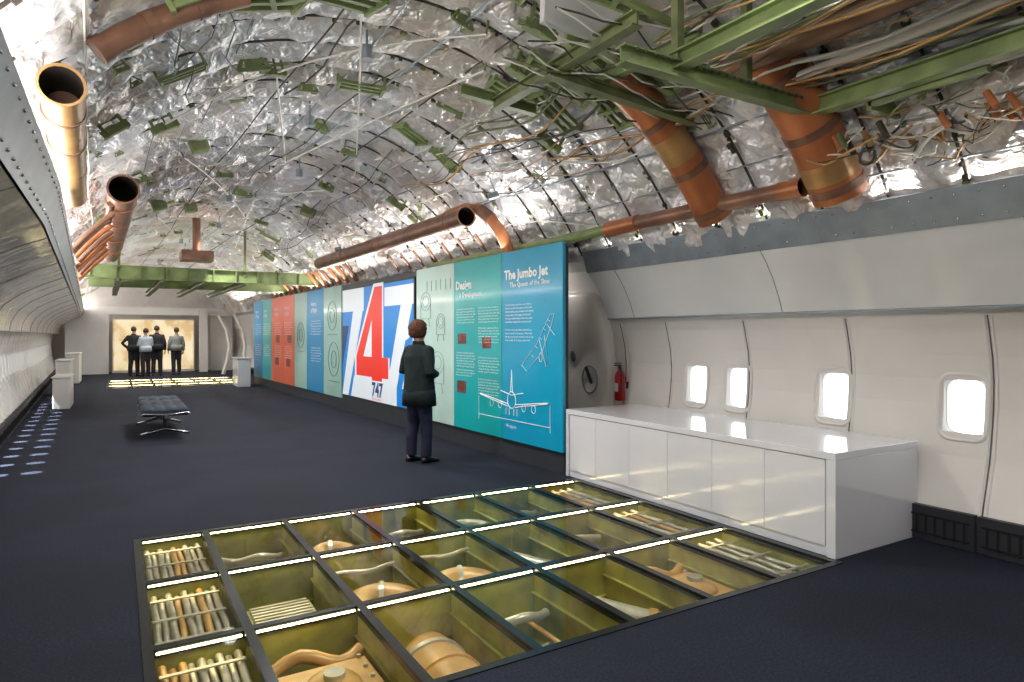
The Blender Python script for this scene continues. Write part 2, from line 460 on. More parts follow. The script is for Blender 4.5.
for k in range(46):
    a=rd.uniform(35,145);y=rd.uniform(3,24);l=rd.uniform(2,6);da=rd.uniform(-14,14)
    o1=rd.uniform(.12,.2)
    pts=[ap(y+l*t/8,a+da*t/8+1.2*math.sin(t*1.3+k),R0-o1-.03*math.sin(math.pi*t/8)) for t in range(9)]
    wb.tube(pts,rd.choice([.004,.006,.009]),rd.choice([0,0,1,2]),5)
wb.build('roof_wiring',[m_strap,m_rod,m_rail],ceil)
tr=MB()
for (ya,aa,yb,ab,oa,ob) in [(4.7,98,9,70,.2,.2),(6,104,9.5,86,.2,.2),(7,120,4.5,80,.2,.2),(5,75,10,88,.2,.2),(9,112,14,80,.2,.2),
        (10,70,15,104,.2,.2),(12,84,18,70,.2,.2),(14,110,20,88,.2,.2)]:
    tr.tube([ap(ya+(yb-ya)*t/6,aa+(ab-aa)*t/6,R0-oa) for t in range(7)],.009,0,6)
    for (y,a,o) in((ya,aa,oa),(yb,ab,ob)): tr.tube([ap(y,a,R0-o),ap(y,a,R0-.02)],.01,1,6)
tr.build('tie_rods',[m_rod,m_green2],ceil)

gb=MB()
def bracket(y,a,R,size,kind,seed):
    rd=random.Random(seed)
    p=ap(y,a,R);up=(ap(y,a,1)-ap(y,a,0)).normalized()
    yv=V((0,1,0));x=yv.cross(up)
    Rm=Matrix((x,yv,up)).transposed()@Matrix.Rotation(rd.uniform(-.4,.4),3,'Z')
    s=size
    def bx(c,d,mi=0): gb.box(p+Rm@(V(c)*s),V(d)*s,mi,Rm)
    if kind==0:
        bx((-.5,0,0),(.06,.5,.14));bx((.5,0,0),(.06,.5,.14))
        for k in(-.2,.0,.2): bx((0,k,0),(1.0,.07,.07))
        bx((-.5,.2,.25),(.05,.06,.5));bx((.5,-.2,.25),(.05,.06,.5))
    elif kind==1:
        bx((0,0,0),(.7,.04,.16));bx((0,.08,-.08),(.7,.16,.03));bx((.25,0,.3),(.07,.05,.6));bx((-.25,.0,.3),(.07,.05,.6))
        bx((0,.03,.22),(.5,.04,.05),1);bx((-.1,-.04,0),(.2,.06,.2),1);bx((.3,.1,.0),(.05,.2,.2),1)
    elif kind==2:
        gb.tube([p+Rm@V((-.4*s,0,0)),p+Rm@V((.4*s,0,0))],.05*s,0,5)
        gb.tube([p+Rm@V((-.4*s,0,0)),p+Rm@V((0,0,.6*s))],.05*s,0,5)
        gb.tube([p+Rm@V((.4*s,0,0)),p+Rm@V((0,0,.6*s))],.05*s,0,5)
        bx((0,0,.1),(.4,.05,.3));bx((.3,.15,0),(.2,.3,.06),1)
    else:
        bx((0,0,0),(.5,.4,.4));bx((.15,0,.4),(.06,.06,.4));bx((-.15,0,.4),(.06,.06,.4));bx((0,-.22,0),(.4,.03,.3),1);bx((.27,0,0),(.03,.3,.3),1)
for k,(y,a,sz,kd) in enumerate([(4.5,112,.55,0),(4.35,106,.6,0),(4.5,101,.5,0),(4.3,119,.5,0),(4.1,103,.5,0),(5.88,108,.35,2),(6.0,104,.28,1),(6.19,88,.42,0),(11.7,68,.45,3),
    (7.09,120,.38,1),(8.48,110,.36,3),(12.5,112,.42,3),(16.9,58,.5,1),(9,57,.4,1),(5.94,72,.35,2),(6.9,72,.38,0),(5.1,68,.45,0),(4.3,58,.5,0),(4.5,66,.6,0),(4.3,62,.55,0),
    (4.5,84,.28,2),(8.2,77,.3,1),(7.7,87,.3,2),(7,62,.38,0),(10,72,.35,1),(3.9,84,.35,0),(10.5,98,.35,1),(12,88,.4,2),(14,74,.4,1),(9.5,122,.35,1),(11,130,.35,1),(3.6,72,.5,0),
    (3.7,60,.5,0),(13.5,100,.38,3),(15,66,.4,0),(6.5,96,.25,2),(5.6,120,.35,0),(6.3,130,.35,1),(4.9,61,.5,0),(5.3,56,.4,1),(4.0,68,.55,1),(3.8,64,.6,1),(4.7,70,.5,1),(3.4,66,.6,0),(4.1,75,.4,1)]):
    bracket(y,a,3.0,sz,kd,k)
rd=random.Random(11)
for k in range(34):
    bracket(rd.uniform(9,27),rd.uniform(42,140),3.02,rd.uniform(.15,.3),rd.randrange(3),100+k)
for k in range(26):
    bracket(rd.uniform(3.2,9),rd.uniform(42,135),3.06,rd.uniform(.08,.18),rd.randrange(3),200+k)
gb.build('green_hanger_brackets',[m_green,m_green2])

# ---------------------------------------------------------------- ducts
def arcp(y,a0,a1,R,n=14): return [ap(y,a0+(a1-a0)*k/n,R) for k in range(n+1)]
def duct(name,fn,mats):
    b=MB();fn(b);return b.build(name,mats)
DM=[m_orange,m_brown,m_brass,m_duct_in,m_green,m_rail,m_rod]
def d1(b):
    b.tube(arcp(3.95,33,62,2.95),.15,0,22)
    for a in(34,42,52): b.tube(arcp(3.95,a,a+1.2,2.95,2),.157,1,22)
    b.tube(arcp(3.95,45,50,2.95,3),.152,2,22)
duct('arch_air_duct',d1,DM)
def d2(b):
    b.tube(arcp(2.8,33,56,2.94),.185,0,24)
    for a in(34,43,52): b.tube(arcp(2.8,a,a+1.2,2.94,2),.192,1,24)
    b.tube(arcp(2.8,36,39,2.94,3),.188,2,24)
duct('arch_air_duct',d2,DM)
def d3(b):
    b.tube(arcp(4.35,133,115,3.0),.07,1,20)
    for a in(120,126,132): b.tube(arcp(4.35,a,a+1.2,3.0,2),.076,1,20)
duct('arch_air_duct',d3,DM)
def dl(b):
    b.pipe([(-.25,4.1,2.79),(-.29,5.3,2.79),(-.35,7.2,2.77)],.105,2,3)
    for y in(4.5,5.2,6.0): b.tube([(-.25-.032*(y-4),y,2.79),(-.251-.032*(y-4),y+.04,2.79)],.112,1,20)
duct('open_end_air_duct',dl,DM)
def dl2(b):
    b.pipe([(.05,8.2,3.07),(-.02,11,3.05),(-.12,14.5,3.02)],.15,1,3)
    for y in(8.8,10,11.5,13): b.tube([(.05-.027*(y-8.2),y,3.07-.008*(y-8.2)),(.05-.027*(y-8.2),y+.05,3.07-.008*(y-8.2))],.158,0,20)
duct('open_end_air_duct',dl2,DM)
def dr(b):
    b.pipe([(3.72,7.3,2.98),(3.66,9,2.97),(3.52,13.4,2.95)],.125,1,3)
    for y in(7.7,8.8,10.2,11.8): b.tube([(3.72-.033*(y-7.3),y,2.98-.005*(y-7.3)),(3.72-.033*(y-7.3),y+.05,2.98-.005*(y-7.3))],.133,1,20)
duct('open_end_air_duct',dr,DM)
def de(b):
    pts=[(3.85,8.1,3.12),(3.87,7.6,3.14),(3.92,7.3,3.08),(4.0,7.15,2.95),(4.1,7.05,2.75),(4.17,7.0,2.52)]
    b.tube(pts,.075,0,16);b.tube([pts[2],pts[3]],.082,1,16)
duct('elbow_air_duct',de,DM)
def dp(b):
    b.pipe([(4.36,3.1,2.6),(4.36,4.9,2.6)],.065,1,3,depth=.15)
    b.tube([(4.36,3.05,2.6),(4.36,3.25,2.6)],.073,0,16,caps=False)
    b.tube([(4.36,4.85,2.6),(4.36,5.1,2.6),(4.34,5.3,2.59)],.078,0,16)
    b.tube([(4.34,5.25,2.59),(4.3,6.5,2.57),(4.2,9.5,2.57)],.055,4,14)
    b.tube([(4.25,4.0,2.6),(4.5,4.02,2.55)],.02,5,8)
duct('valance_supply_pipe',dp,DM)
def dc(b):
    for k in range(16):
        y=8.8+k*.36
        b.tube([ap(y,a,2.74+.04*math.sin(k)) for a in range(133,146,3)],.03,0 if k%2 else 1,10)
    b.tube([ap(8.5+k*.5,133,2.8) for k in range(13)],.035,1,8)
duct('copper_branch_ducts',dc,DM)
def dc2(b):
    for k in range(14):
        y=12.8+k*.5
        b.tube([ap(y,a,2.92) for a in range(35,45,3)],.04,0 if k%3 else 1,10)
    for k in range(7):
        y=7.8+k*.5
        b.tube([ap(y,a,2.98) for a in range(35,43,2)],.022,1,8)
duct('copper_branch_ducts',dc2,DM)

# upper right trusses
tb=MB()
TM=[m_green,m_green2,m_grey,m_orange,m_rod,m_strap,m_brown]
def holes(p0,p1,n,mi=5,h=.0):
    p0=V(p0);p1=V(p1)
    for k in range(n):
        p=p0.lerp(p1,(k+.5)/n);tb.ell(p,(.01,.01,.01),mi,n=6,m=4)
tb.ibeam((2.72,2.75,3.05),(2.72,-2.5,3.05),.09,.09,0)
tb.ibeam((3.93,2.75,3.0),(3.93,-2.5,3.0),.09,.1,0)
tb.ibeam((2.3,2.7,3.0),(4.3,2.7,3.0),.08,.09,0)
tb.ibeam((2.72,1.2,3.05),(3.93,1.2,3.02),.07,.09,0)
holes((2.72,2.7,3.1),(2.72,0,3.1),40);holes((2.35,2.655,3.03),(4.25,2.655,3.03),30)
tb.ibeam((2.5,3.7,3.3),(3.9,3.7,3.2),.08,.07,1)
tb.ibeam((2.6,4.6,3.35),(2.6,2.9,3.35),.08,.08,1)
tb.ibeam((2.3,4.6,3.42),(3.0,4.6,3.38),.07,.07,0)
tb.ibeam((3.0,4.0,3.38),(3.0,2.8,3.3),.06,.07,0)
tb.beam((2.2,3.3,3.5),(3.5,3.3,3.45),.05,.22,2)
tb.beam((2.2,2.2,3.66),(3.5,2.2,3.62),.9,.05,2)
tb.ibeam((3.3,3.3,3.35),(3.3,-1,3.35),.07,.08,1)
tb.tube([(3.5,3.15,3.28),(3.5,-1.5,3.28)],.085,6,16)
tb.tube([(3.72,2.9,3.15),(3.72,-1.5,3.15)],.03,4,10)
tb.tube([(4.1,3.0,3.0),(4.1,-1.5,3.0)],.025,4,10)
tb.tube([(3.6,2.6,3.2),(4.0,1.4,3.1)],.018,4,8)
for x in(2.72,3.93,3.3): 
    for y in(2.7,1.2): tb.beam((x,y,3.05),(x,y,3.7 if x<3.5 else 3.3),.05,.05,1)
tb.beam((3.93,2.7,3.05),(4.35,2.7,2.7),.06,.06,1)
tb.bb(4.0,4.5,1.7,2.35,3.0,3.08,1);tb.bb(4.0,4.04,1.7,2.35,2.92,3.1,0);tb.bb(4.0,4.5,2.33,2.36,2.9,3.1,0)
tb.build('upper_deck_support_truss',TM)
hb=MB();rd=random.Random(5)
for k in range(60):
    y=rd.uniform(1.4,2.6);x=rd.uniform(3.95,4.5);z=rd.uniform(2.68,3.02);pts=[]
    d=V((rd.uniform(-.1,.25),rd.uniform(-.5,.5),rd.uniform(-.15,.1)));am=rd.uniform(.02,.06);ph=rd.uniform(0,6)
    for t in range(15):
        u=t/14
        pts.append(V((x,y,z))+d*u+V((am*math.sin(u*7+ph),am*math.cos(u*6+ph),-.08*math.sin(u*math.pi))))
    hb.tube(pts,rd.choice([.004,.006,.009]),rd.choice([0,1,2,1,4,0]),6)
for k in range(18):
    x,y=rd.uniform(4.0,4.5),rd.uniform(1.6,2.8)
    hb.tube([(x,y,2.72),(x+.03,y+.06,2.82)],.02,rd.choice([0,3,4,2]),10)
for k in range(10):
    y=3.0+.1*k;z=3.42-.012*k
    pts=[(2.2+1.9*t/14,y+.07*math.sin(t*.9+k*2),z-.05*math.sin(math.pi*t/14)-.16*(t/14)**2+.02*math.sin(t*1.7+k)) for t in range(15)]
    hb.tube(pts,.006,rd.choice([0,1,2]),6)
for k in range(26):
    x=rd.uniform(2.8,3.9);z=3.12+rd.uniform(0,.22) if x<3.6 else 3.08+rd.uniform(0,.08);ph=rd.uniform(0,6)
    pts=[(x+.03*math.sin(t*.8+ph),3.0-t*.25,z-.025*math.sin(t*1.1+ph)) for t in range(17)]
    hb.tube(pts,rd.choice([.005,.007,.01]),rd.choice([0,1,4,2,1]),6)
for k in range(16):
    a=rd.uniform(48,66);y=rd.uniform(3.2,6.5);ph=rd.uniform(0,6)
    hb.tube([ap(y+2.2*t/12,a+1.5*math.sin(t*.6+ph),2.98-.07*math.sin(math.pi*t/12)) for t in range(13)],rd.choice([.006,.009,.012]),rd.choice([0,1,2,0,4]),6)
hb.build('wiring_harness',[m_strap,m_rod,m_green2,m_orange,m_brass])

# far cross beam
xb=MB();yb=15.5;c0=cx(yb)
xb.ibeam((c0-2.3,yb,2.78),(c0+2.35,yb,2.78),.14,.26,0)
xb.ibeam((c0-2.2,yb+2.6,2.75),(c0+2.3,yb+2.6,2.75),.14,.22,0)
for x in(-1.6,-.8,0,.8): xb.ibeam((c0+x,yb,2.66),(c0+x-.1,yb+6,2.66),.12,.1,1)
for x in(-1.6,.8): xb.beam((c0+x,yb,2.8),(c0+x,yb,3.8),.05,.05,1)
for k in range(10): xb.bb(c0-2.1+k*.45,c0-2.08+k*.45,yb-.07,yb,2.66,2.9,1)
xb.bb(c0-.5,c0+.1,yb-.6,yb,3.05,3.25,2)
xb.tube([(c0-.2,yb-.3,3.25),(c0-.2,yb-.3,3.95)],.08,2,12)
xb.build('green_cross_beam',[m_green,m_green2,m_brown])

# ---------------------------------------------------------------- exhibit panel wall
PX=lambda y:cx(y)+2.173
def P(y,z,off=0): return V((PX(y)-off,y,z))
def pslab(b,y0,y1,z0,z1,o0,o1,mi):
    vs=[P(y,z,o) for y in(y0,y1) for z in(z0,z1) for o in(o0,o1)]
    b.add(vs,[(0,1,3,2),(4,6,7,5),(0,4,5,1),(2,3,7,6),(0,2,6,4),(1,5,7,3)],mi)
TR=Matrix(((.032,0,-1),(-1,0,-.032),(0,1,0))).to_4x4()
def text(b,s,y,z,size,mi,off=.032,bold=0,spacing=1):
    cu=bpy.data.curves.new('t','FONT');cu.body=s;cu.size=size;cu.resolution_u=2 if size>.1 else 1
    cu.offset=bold;cu.space_line=spacing
    o=bpy.data.objects.new('t',cu);bpy.context.scene.collection.objects.link(o)
    bpy.context.view_layer.update()
    me=bpy.data.meshes.new_from_object(o.evaluated_get(bpy.context.evaluated_depsgraph_get()))
    T=Matrix.Translation(P(y,z,off))@TR
    b.add([T@v.co for v in me.vertices],[tuple(p.vertices) for p in me.polygons],mi)
    bpy.data.objects.remove(o);bpy.data.curves.remove(cu);bpy.data.meshes.remove(me)
root=empty('exhibit_panel_wall')
b=MB()
pslab(b,5.74,21.4,0,.25,-.1,-.01,0);pslab(b,5.76,21.4,.25,2.46,-.08,-.01,0)
pslab(b,9.44,13.0,.0,2.46,-.02,.01,0)
pslab(b,5.76,21.3,2.46,2.49,-.06,.0,0)
b.build('panel_backing',[M('backing_charcoal',(45,48,54),.5)],root)
b=MB()
for y0,y1,mi in [(5.72,6.94,0),(6.95,8.19,1),(8.2,9.43,2),(13.02,14.2,3),(14.21,15.48,4),(15.5,16.58,3),(16.6,17.68,5),(17.7,18.98,5),(19,20.08,1),(20.1,21.3,4)]:
    pslab(b,y0,y1,.24,2.5,-.01,.028,mi)
b.build('graphic_panel',[m_teal1,m_teal2,m_pale,m_pale2,m_blue,m_org],root,)
b=MB()
text(b,'The Jumbo Jet',6.88,2.17,.155,0,bold=.005)
text(b,'The Queen of the Skies',6.76,2.07,.085,0,bold=.001)
LOR="The first wide body airliner was built in a\nfactory raised for the purpose. More than\nfifty thousand people worked on the design\nand assembly of the largest civil aircraft\nof its age, and the shape of the nose made\nit instantly recognised around the world."
text(b,LOR,6.86,1.85,.034,0,spacing=1.2)
text(b,LOR[:170],6.86,1.55,.034,0,spacing=1.2)
text(b,'Design',8.14,2.12,.16,0,bold=.005);text(b,'& Development',8.04,2.01,.095,0,bold=.001)
text(b,LOR,8.12,1.84,.03,0,spacing=1.2);text(b,LOR,8.12,1.25,.03,0,spacing=1.2);text(b,LOR[:120],8.12,1.02,.03,0,spacing=1.2)
for z in(1.84,1.58,1.2,.92): text(b,LOR,7.52,z,.03,0,spacing=1.2)
pslab(b,7.85,8.08,1.38,1.52,.028,.032,2);pslab(b,7.2,7.42,1.33,1.47,.028,.032,2);pslab(b,7.85,8.1,.72,.88,.028,.032,2)
def line(pts,mi=0,r=.006): b.tube([P(y,z,.032) for y,z in pts],r,mi,4)
def circ(y,z,ry,rz,mi=0,r=.006,n=18): line([(y+ry*math.cos(2*math.pi*k/n),z+rz*math.sin(2*math.pi*k/n)) for k in range(n+1)],mi,r)
cy,cz=6.72,.72
circ(cy,cz,.09,.1);line([(cy-.08,cz-.05),(cy-.75,cz+.03)]);line([(cy-.08,cz-.08),(cy-.75,cz+.02)])
line([(cy+.08,cz-.05),(cy+.75,cz+.03)]);line([(cy+.08,cz-.08),(cy+.75,cz+.02)])
line([(cy-.02,cz+.1),(cy,cz+.36),(cy+.02,cz+.1)]);line([(cy-.25,cz+.1),(cy,cz+.06),(cy+.25,cz+.1)])
for d in(.26,.46): circ(cy+d,cz-.07,.04,.045,r=.004);circ(cy-d,cz-.07,.04,.045,r=.004)
for d in(.05,.12): line([(cy+d,cz-.1),(cy+d,cz-.18)]);line([(cy-d,cz-.1),(cy-d,cz-.18)])
line([(cy-.78,cz-.24),(cy+.78,cz-.24)],0,.004);line([(cy-.78,cz-.3),(cy-.78,cz)],0,.004);line([(cy+.78,cz-.3),(cy+.78,cz)],0,.004)
text(b,'Wingspan',6.85,cz-.33,.06,0)
line([(6.5,1.15),(6.2,1.4),(5.95,1.72),(5.87,1.74),(5.9,1.64),(6.1,1.3),(6.4,1.08),(6.5,1.15)],0,.004)
line([(6.15,1.45),(6.02,1.15),(5.98,1.15),(6.05,1.5)],0,.004);line([(6.0,1.62),(5.86,1.5)],0,.004);circ(6.12,1.25,.03,.05,0,.004)
for k in range(5): line([(6.3-.08*k,1.27+.1*k),(6.26-.08*k,1.25+.1*k)],0,.003)
for (y,z,s) in((9.1,2.0,.17),(8.7,1.1,.2),(9.05,.8,.14),(8.6,1.7,.13)):
    circ(y,z,s,s*.8,1,.003);line([(y-s,z),(y-s,z-s*1.5),(y+s,z-s*1.5),(y+s,z)],1,.003);line([(y-s*.6,z-s*1.5),(y-s*.8,z-s*2.2)],1,.003);line([(y+s*.6,z-s*1.5),(y+s*.8,z-s*2.2)],1,.003)
    circ(y,z,s*.6,s*.5,1,.003)
for k in range(6): line([(8.3+.15*k,2.3),(8.3+.15*k,2.15)],1,.003)
for (y,z,s) in((13.6,1.9,.3),(13.5,1.0,.35),(16,1.5,.3)):
    circ(y,z,s,s,1,.005);circ(y,z,s*.5,s*.5,1,.005);line([(y-s,z-s*1.3),(y+s,z-s*1.3)],1,.005)
for y in(14.4,16.8,17.9,19.2,20.3):
    text(b,'History\nof Flight',y+.75,2.15,.14,0);text(b,LOR,y+.75,1.8,.045,0,spacing=1.3);text(b,LOR,y+.75,1.2,.045,0,spacing=1.3)
for y in(16.9,18.1): pslab(b,y,y+.35,1.3,1.5,.028,.034,2);pslab(b,y+.1,y+.45,.7,.9,.028,.034,2)
b.build('panel_print',[m_ink,m_inkg,m_photo],root)
sroot=empty('display_screen')
b=MB()
def scr(pts,mi,off):
    b.add([P(12.93-w,.33+h,off) for w,h in pts],[tuple(range(len(pts)))],mi)
pslab(b,9.5,12.96,.31,2.41,.01,.03,4)
scr([(0,0),(3.4,0),(3.4,2.05),(0,2.05)],1,.032)
scr([(0,1.62),(1.2,1.62),(1.2,2.05),(0,2.05)],0,.034)
scr([(0,0),(.35,0),(1.15,1.62),(.62,1.62)],0,.0341)
scr([(0,.55),(.38,1.35),(0,1.35)],3,.0342)
scr([(.5,0),(1.5,0),(1.5,.4),(.68,.4)],0,.0341)
scr([(2.2,1.66),(3.4,1.66),(3.4,1.98),(2.2,1.98)],0,.034)
scr([(2.2,0),(2.6,0),(3.35,1.66),(2.9,1.66)],0,.0341)
scr([(2.95,.3),(3.4,1.15),(3.4,.3)],0,.0344)
def four(g,mi,off):
    o=g
    scr([(1.75-o,2.02+o),(2.1+o,2.02+o),(2.1+o,.78),(2.38+o,.78),(2.38+o,.42-o),(2.1+o,.42-o),(2.1+o,.12-o),(1.62-o,.12-o),(1.62-o,.42-o),(.82-o*1.5,.42-o),(.82-o*1.5,.78)],mi,off)
four(.06,0,.036)
four(0,2,.038)
scr([(1.62,.78),(1.62,1.45),(1.2,.78)],0,.040)
scr([(1.4,.0),(2.75,.0),(2.75,.36),(1.4,.36)],0,.0405)
text(b,'747',11.3,.42,.34,3,off=.042,bold=.012)
text(b,'Museum gallery',11.3,.35,.07,2,off=.042)
scr([(2.62,1.0),(2.72,1.05),(3.1,1.2),(3.2,1.35),(3.24,1.2),(3.36,1.2),(3.24,1.12),(3.1,1.08),(2.95,.8),(2.9,.82),(2.95,1.05),(2.72,.98)],0,.0425)
b.build('display_face',[m_swhite,m_sblue,m_red,m_sdark,m_vent],sroot)

# ---------------------------------------------------------------- white cabinet
r=empty('display_cabinet')
x0,x1,y0,y1=4.1,5.12,2.63,5.7
b=MB()
b.bb(x0,x1,y0,y1,.66,.71)
b.bb(x0+.0,x1,y0,y0+.07,0,.66);b.bb(x0,x1,y1-.05,y1,0,.66)
b.bb(x0+.03,x1-.02,y0+.07,y1-.05,.02,.655)
b.build('carcass',[m_white],r,bevel=.004)
b=MB();ys=[2.71,3.2,3.7,4.2,4.7,5.2,5.64]
for k in range(6): b.bb(x0+.008,x0+.03,ys[k]+.002,ys[k+1]-.002,.07,.655)
b.build('cabinet_door',[m_white],r,bevel=.002)
b=MB();b.bb(x0+.02,x0+.03,y0+.07,y1-.05,.0,.068);b.build('toe_kick',[m_white],r)

# ---------------------------------------------------------------- fuselage door (behind panel end)
r=empty('aircraft_door')
b=MB()
rings=[]
for (s,o) in((1,0),(.99,-.06),(.93,-.12),(.6,-.15),(.02,-.16)):
    ring=[]
    for k in range(32):
        a=2*math.pi*k/32
        ca,sa=math.cos(a),math.sin(a)
        yy=6.83+.62*s*math.copysign(abs(ca)**.45,ca);zz=1.06+1.0*s*math.copysign(abs(sa)**.45,sa)
        ring.append((cx(yy)+(dxat(max(0,min(2.2,zz)))+o),yy,zz))
    rings.append(ring)
b.loft(rings,0)
b.build('door_shell',[m_side],r)
b=MB()
b.tube([(cx(6.55)+3.14,6.5+.15*math.cos(a),.95+.17*math.sin(a)) for a in [k*math.pi/10 for k in range(21)]],.012,1,6)
b.tube([(cx(6.55)+3.13,6.45,.9),(cx(6.55)+3.12,6.55,1.1)],.02,0,8)
b.box((5.05,6.8,1.5),(.03,.3,.14),1)
b.ell((5.05,6.85,1.25),(.03,.07,.1),1)
b.tube([(5.07,6.4,1.75),(5.05,7.2,1.75)],.015,1,8)
b.build('door_handle',[m_vent,m_rail,m_dred],r)
r=empty('fire_extinguisher')
b=MB()
ex,ey=5.12,6.02
b.tube([(ex,ey,.72),(ex,ey,.73),(ex,ey,1.0),(ex,ey,1.05),(ex,ey,1.09)],[.05,.062,.062,.05,.02],0,16)
b.tube([(ex,ey,1.09),(ex,ey,1.13)],.018,1,10);b.box((ex-.03,ey,1.14),(.1,.02,.015),1);b.box((ex-.03,ey,1.165),(.1,.02,.012),1)
b.tube([(ex,ey-.01,1.11),(ex-.04,ey-.07,1.08),(ex-.05,ey-.08,.95),(ex-.04,ey-.07,.82)],.01,1,8)
b.box((5.195,ey,.9),(.09,.05,.08),1);b.box((ex,ey-.001,.88),(.126,.06,.1),2)
b.build('extinguisher_body',[m_dred,m_vent,m_side],r)

# ---------------------------------------------------------------- bench
r=empty('tandem_bench')
b=MB()
bx0,bx1=.28,.9
for s0 in (10.65,11.42,12.19):
    n=40;L=.75;prof2=[]
    for i in range(n+1):
        u=i/n;x=bx0+(bx1-bx0)*u
        rib=.012*abs(math.sin(u*math.pi*4))
        edge=.035*(1-min(1,min(u,1-u)/.04))
        prof2.append((x,.435+rib-edge))
    bot=[(x,.33+.03*(1-min(1,min(i,n-i)/2))) for i,(x,z) in list(enumerate(prof2))[::-1]]
    ring=prof2+bot
    rings=[[(x,s0+.0,.385+(z-.385)*.5) for x,z in ring],[(x,s0+.025,z) for x,z in ring],[(x,s0+L-.025,z) for x,z in ring],[(x,s0+L,.385+(z-.385)*.5) for x,z in ring]]
    b.loft(rings,0)
b.build('seat_cushion',[m_leather],r)
b=MB()
b.bb(.56,.64,10.8,12.9,.27,.33,1)
for y in(10.64,11.41,12.18,12.95):
    b.tube([(bx0-.01,y,.35),(bx0+.03,y,.375),(.6,y,.35),(bx1-.03,y,.375),(bx1+.01,y,.35)],.014,0,8)
    b.beam((.6,y,.35),(.6,y,.3),.04,.05,0)
for y in(11.1,12.6):
    b.tube([(.6,y,.3),(.6,y,.08)],[.03,.03],1,10)
    b.tube([(.28,y,.02),(.4,y,.05),(.6,y,.1),(.8,y,.05),(.92,y,.02)],[.018,.022,.03,.022,.018],0,8)
    for x in(.28,.92): b.tube([(x,y,0),(x,y,.03)],.022,1,8)
b.build('bench_frame',[m_chrome,m_vent],r)

# ---------------------------------------------------------------- far end
b=MB()
b.bb(-2.6,5.2,31.0,31.1,0,4.4)
b.build('wall_far',[M('far_wall_white',(205,200,196),.5,0,.05)])
def mapmat():
    m=bpy.data.materials.new('backlit_map');m.use_nodes=True
    nt=m.node_tree;N=nt.nodes;L=nt.links;bs=N['Principled BSDF']
    tc=N.new('ShaderNodeTexCoord');n=N.new('ShaderNodeTexNoise');n.inputs['Scale'].default_value=2.2;n.inputs['Detail'].default_value=8
    L.new(tc.outputs['Object'],n.inputs['Vector'])
    r=N.new('ShaderNodeValToRGB');e=r.color_ramp.elements
    e[0].position=.42;e[0].color=(*s2l((240,224,186)),1);e[1].position=.6;e[1].color=(*s2l((206,178,128)),1)
    L.new(n.outputs['Fac'],r.inputs[0]);L.new(r.outputs[0],bs.inputs['Base Color']);L.new(r.outputs[0],bs.inputs['Emission Color'])
    bs.inputs['Emission Strength'].default_value=.75
    return m
m_map=mapmat()
r=empty('backlit_map_wall')
b=MB();b.bb(-.15,2.7,30.3,30.4,.1,2.1);b.build('map_face',[m_map],r)
b=MB();b.bb(-.2,2.75,30.4,30.6,0,2.15);b.bb(-.2,2.75,30.28,30.42,0,.09)
for x in(.8,1.75): b.bb(x-.005,x+.005,30.29,30.31,.1,2.1,0)
b.build('map_frame',[m_side],r)
b=MB()
b.bb(-1.7,-.3,29.6,29.75,0,2.5);b.bb(2.85,3.15,29.4,29.6,0,2.5);b.bb(3.35,4.2,30.2,30.3,0,2.6)
b.bb(-1.8,4.1,29.6,29.8,2.3,2.6)
b.build('partition_wall',[m_side])
r=empty('door_frame_arch')
b=MB()
pts=[(3.45,27.2,0),(3.6,27.2,.5),(3.68,27.2,1.1),(3.58,27.2,1.7),(3.3,27.2,2.25)]
b.tube(pts,.14,0,10,asp=.5)
b.tube([(x+.25,y-2,z) for x,y,z in pts],.1,0,10,asp=.5)
b.build('frame_ring',[m_side],r)
r=empty('pedestal_case')
b=MB();b.bb(2.95,3.3,20.2,21.2,.0,.8);b.bb(2.92,3.33,20.17,21.23,.8,.85);b.build('pedestal_body',[m_white],r,bevel=.01)
for (x,y,w,d,h) in((-.98,16.6,.3,1.2,.62),(-1.15,20,.3,1.3,.85),(-1.2,25,.35,1.5,.9)):
    r=empty('storage_box')
    b=MB();b.bb(x-w/2,x+w/2,y-d/2,y+d/2,.0,h);b.bb(x-w/2-.02,x+w/2+.02,y-d/2-.02,y+d/2+.02,h,h+.04);b.build('box_body',[m_side],r,bevel=.02)
b=MB();b.bb(-2.6,5.6,-3.6,-3.5,-.02,4.4);b.build('wall_aft',[M('aft_wall',(200,196,190),.6)])

# ---------------------------------------------------------------- people
m_skin=M('skin',(205,150,125),.5,0,.05)
m_lip=M('lips',(160,85,80),.5);m_eye=M('eye_white',(235,235,235),.3);m_iris=M('iris',(50,35,25),.3)
def remesh(mb,vox,it=4):
    me=bpy.data.meshes.new('tmp');me.from_pydata(mb.v,[],mb.f);me.update()
    o=bpy.data.objects.new('tmp',me);bpy.context.scene.collection.objects.link(o)
    r=o.modifiers.new('r','REMESH');r.mode='VOXEL';r.voxel_size=vox
    s=o.modifiers.new('s','SMOOTH');s.factor=.5;s.iterations=it
    bpy.context.view_layer.update()
    m2=bpy.data.meshes.new_from_object(o.evaluated_get(bpy.context.evaluated_depsgraph_get()))
    bpy.data.objects.remove(o);return m2
def elr(cx_,cy_,z,rx,ry,n=20): return [V((cx_+rx*math.cos(2*math.pi*k/n),cy_+ry*math.sin(2*math.pi*k/n),z)) for k in range(n)]
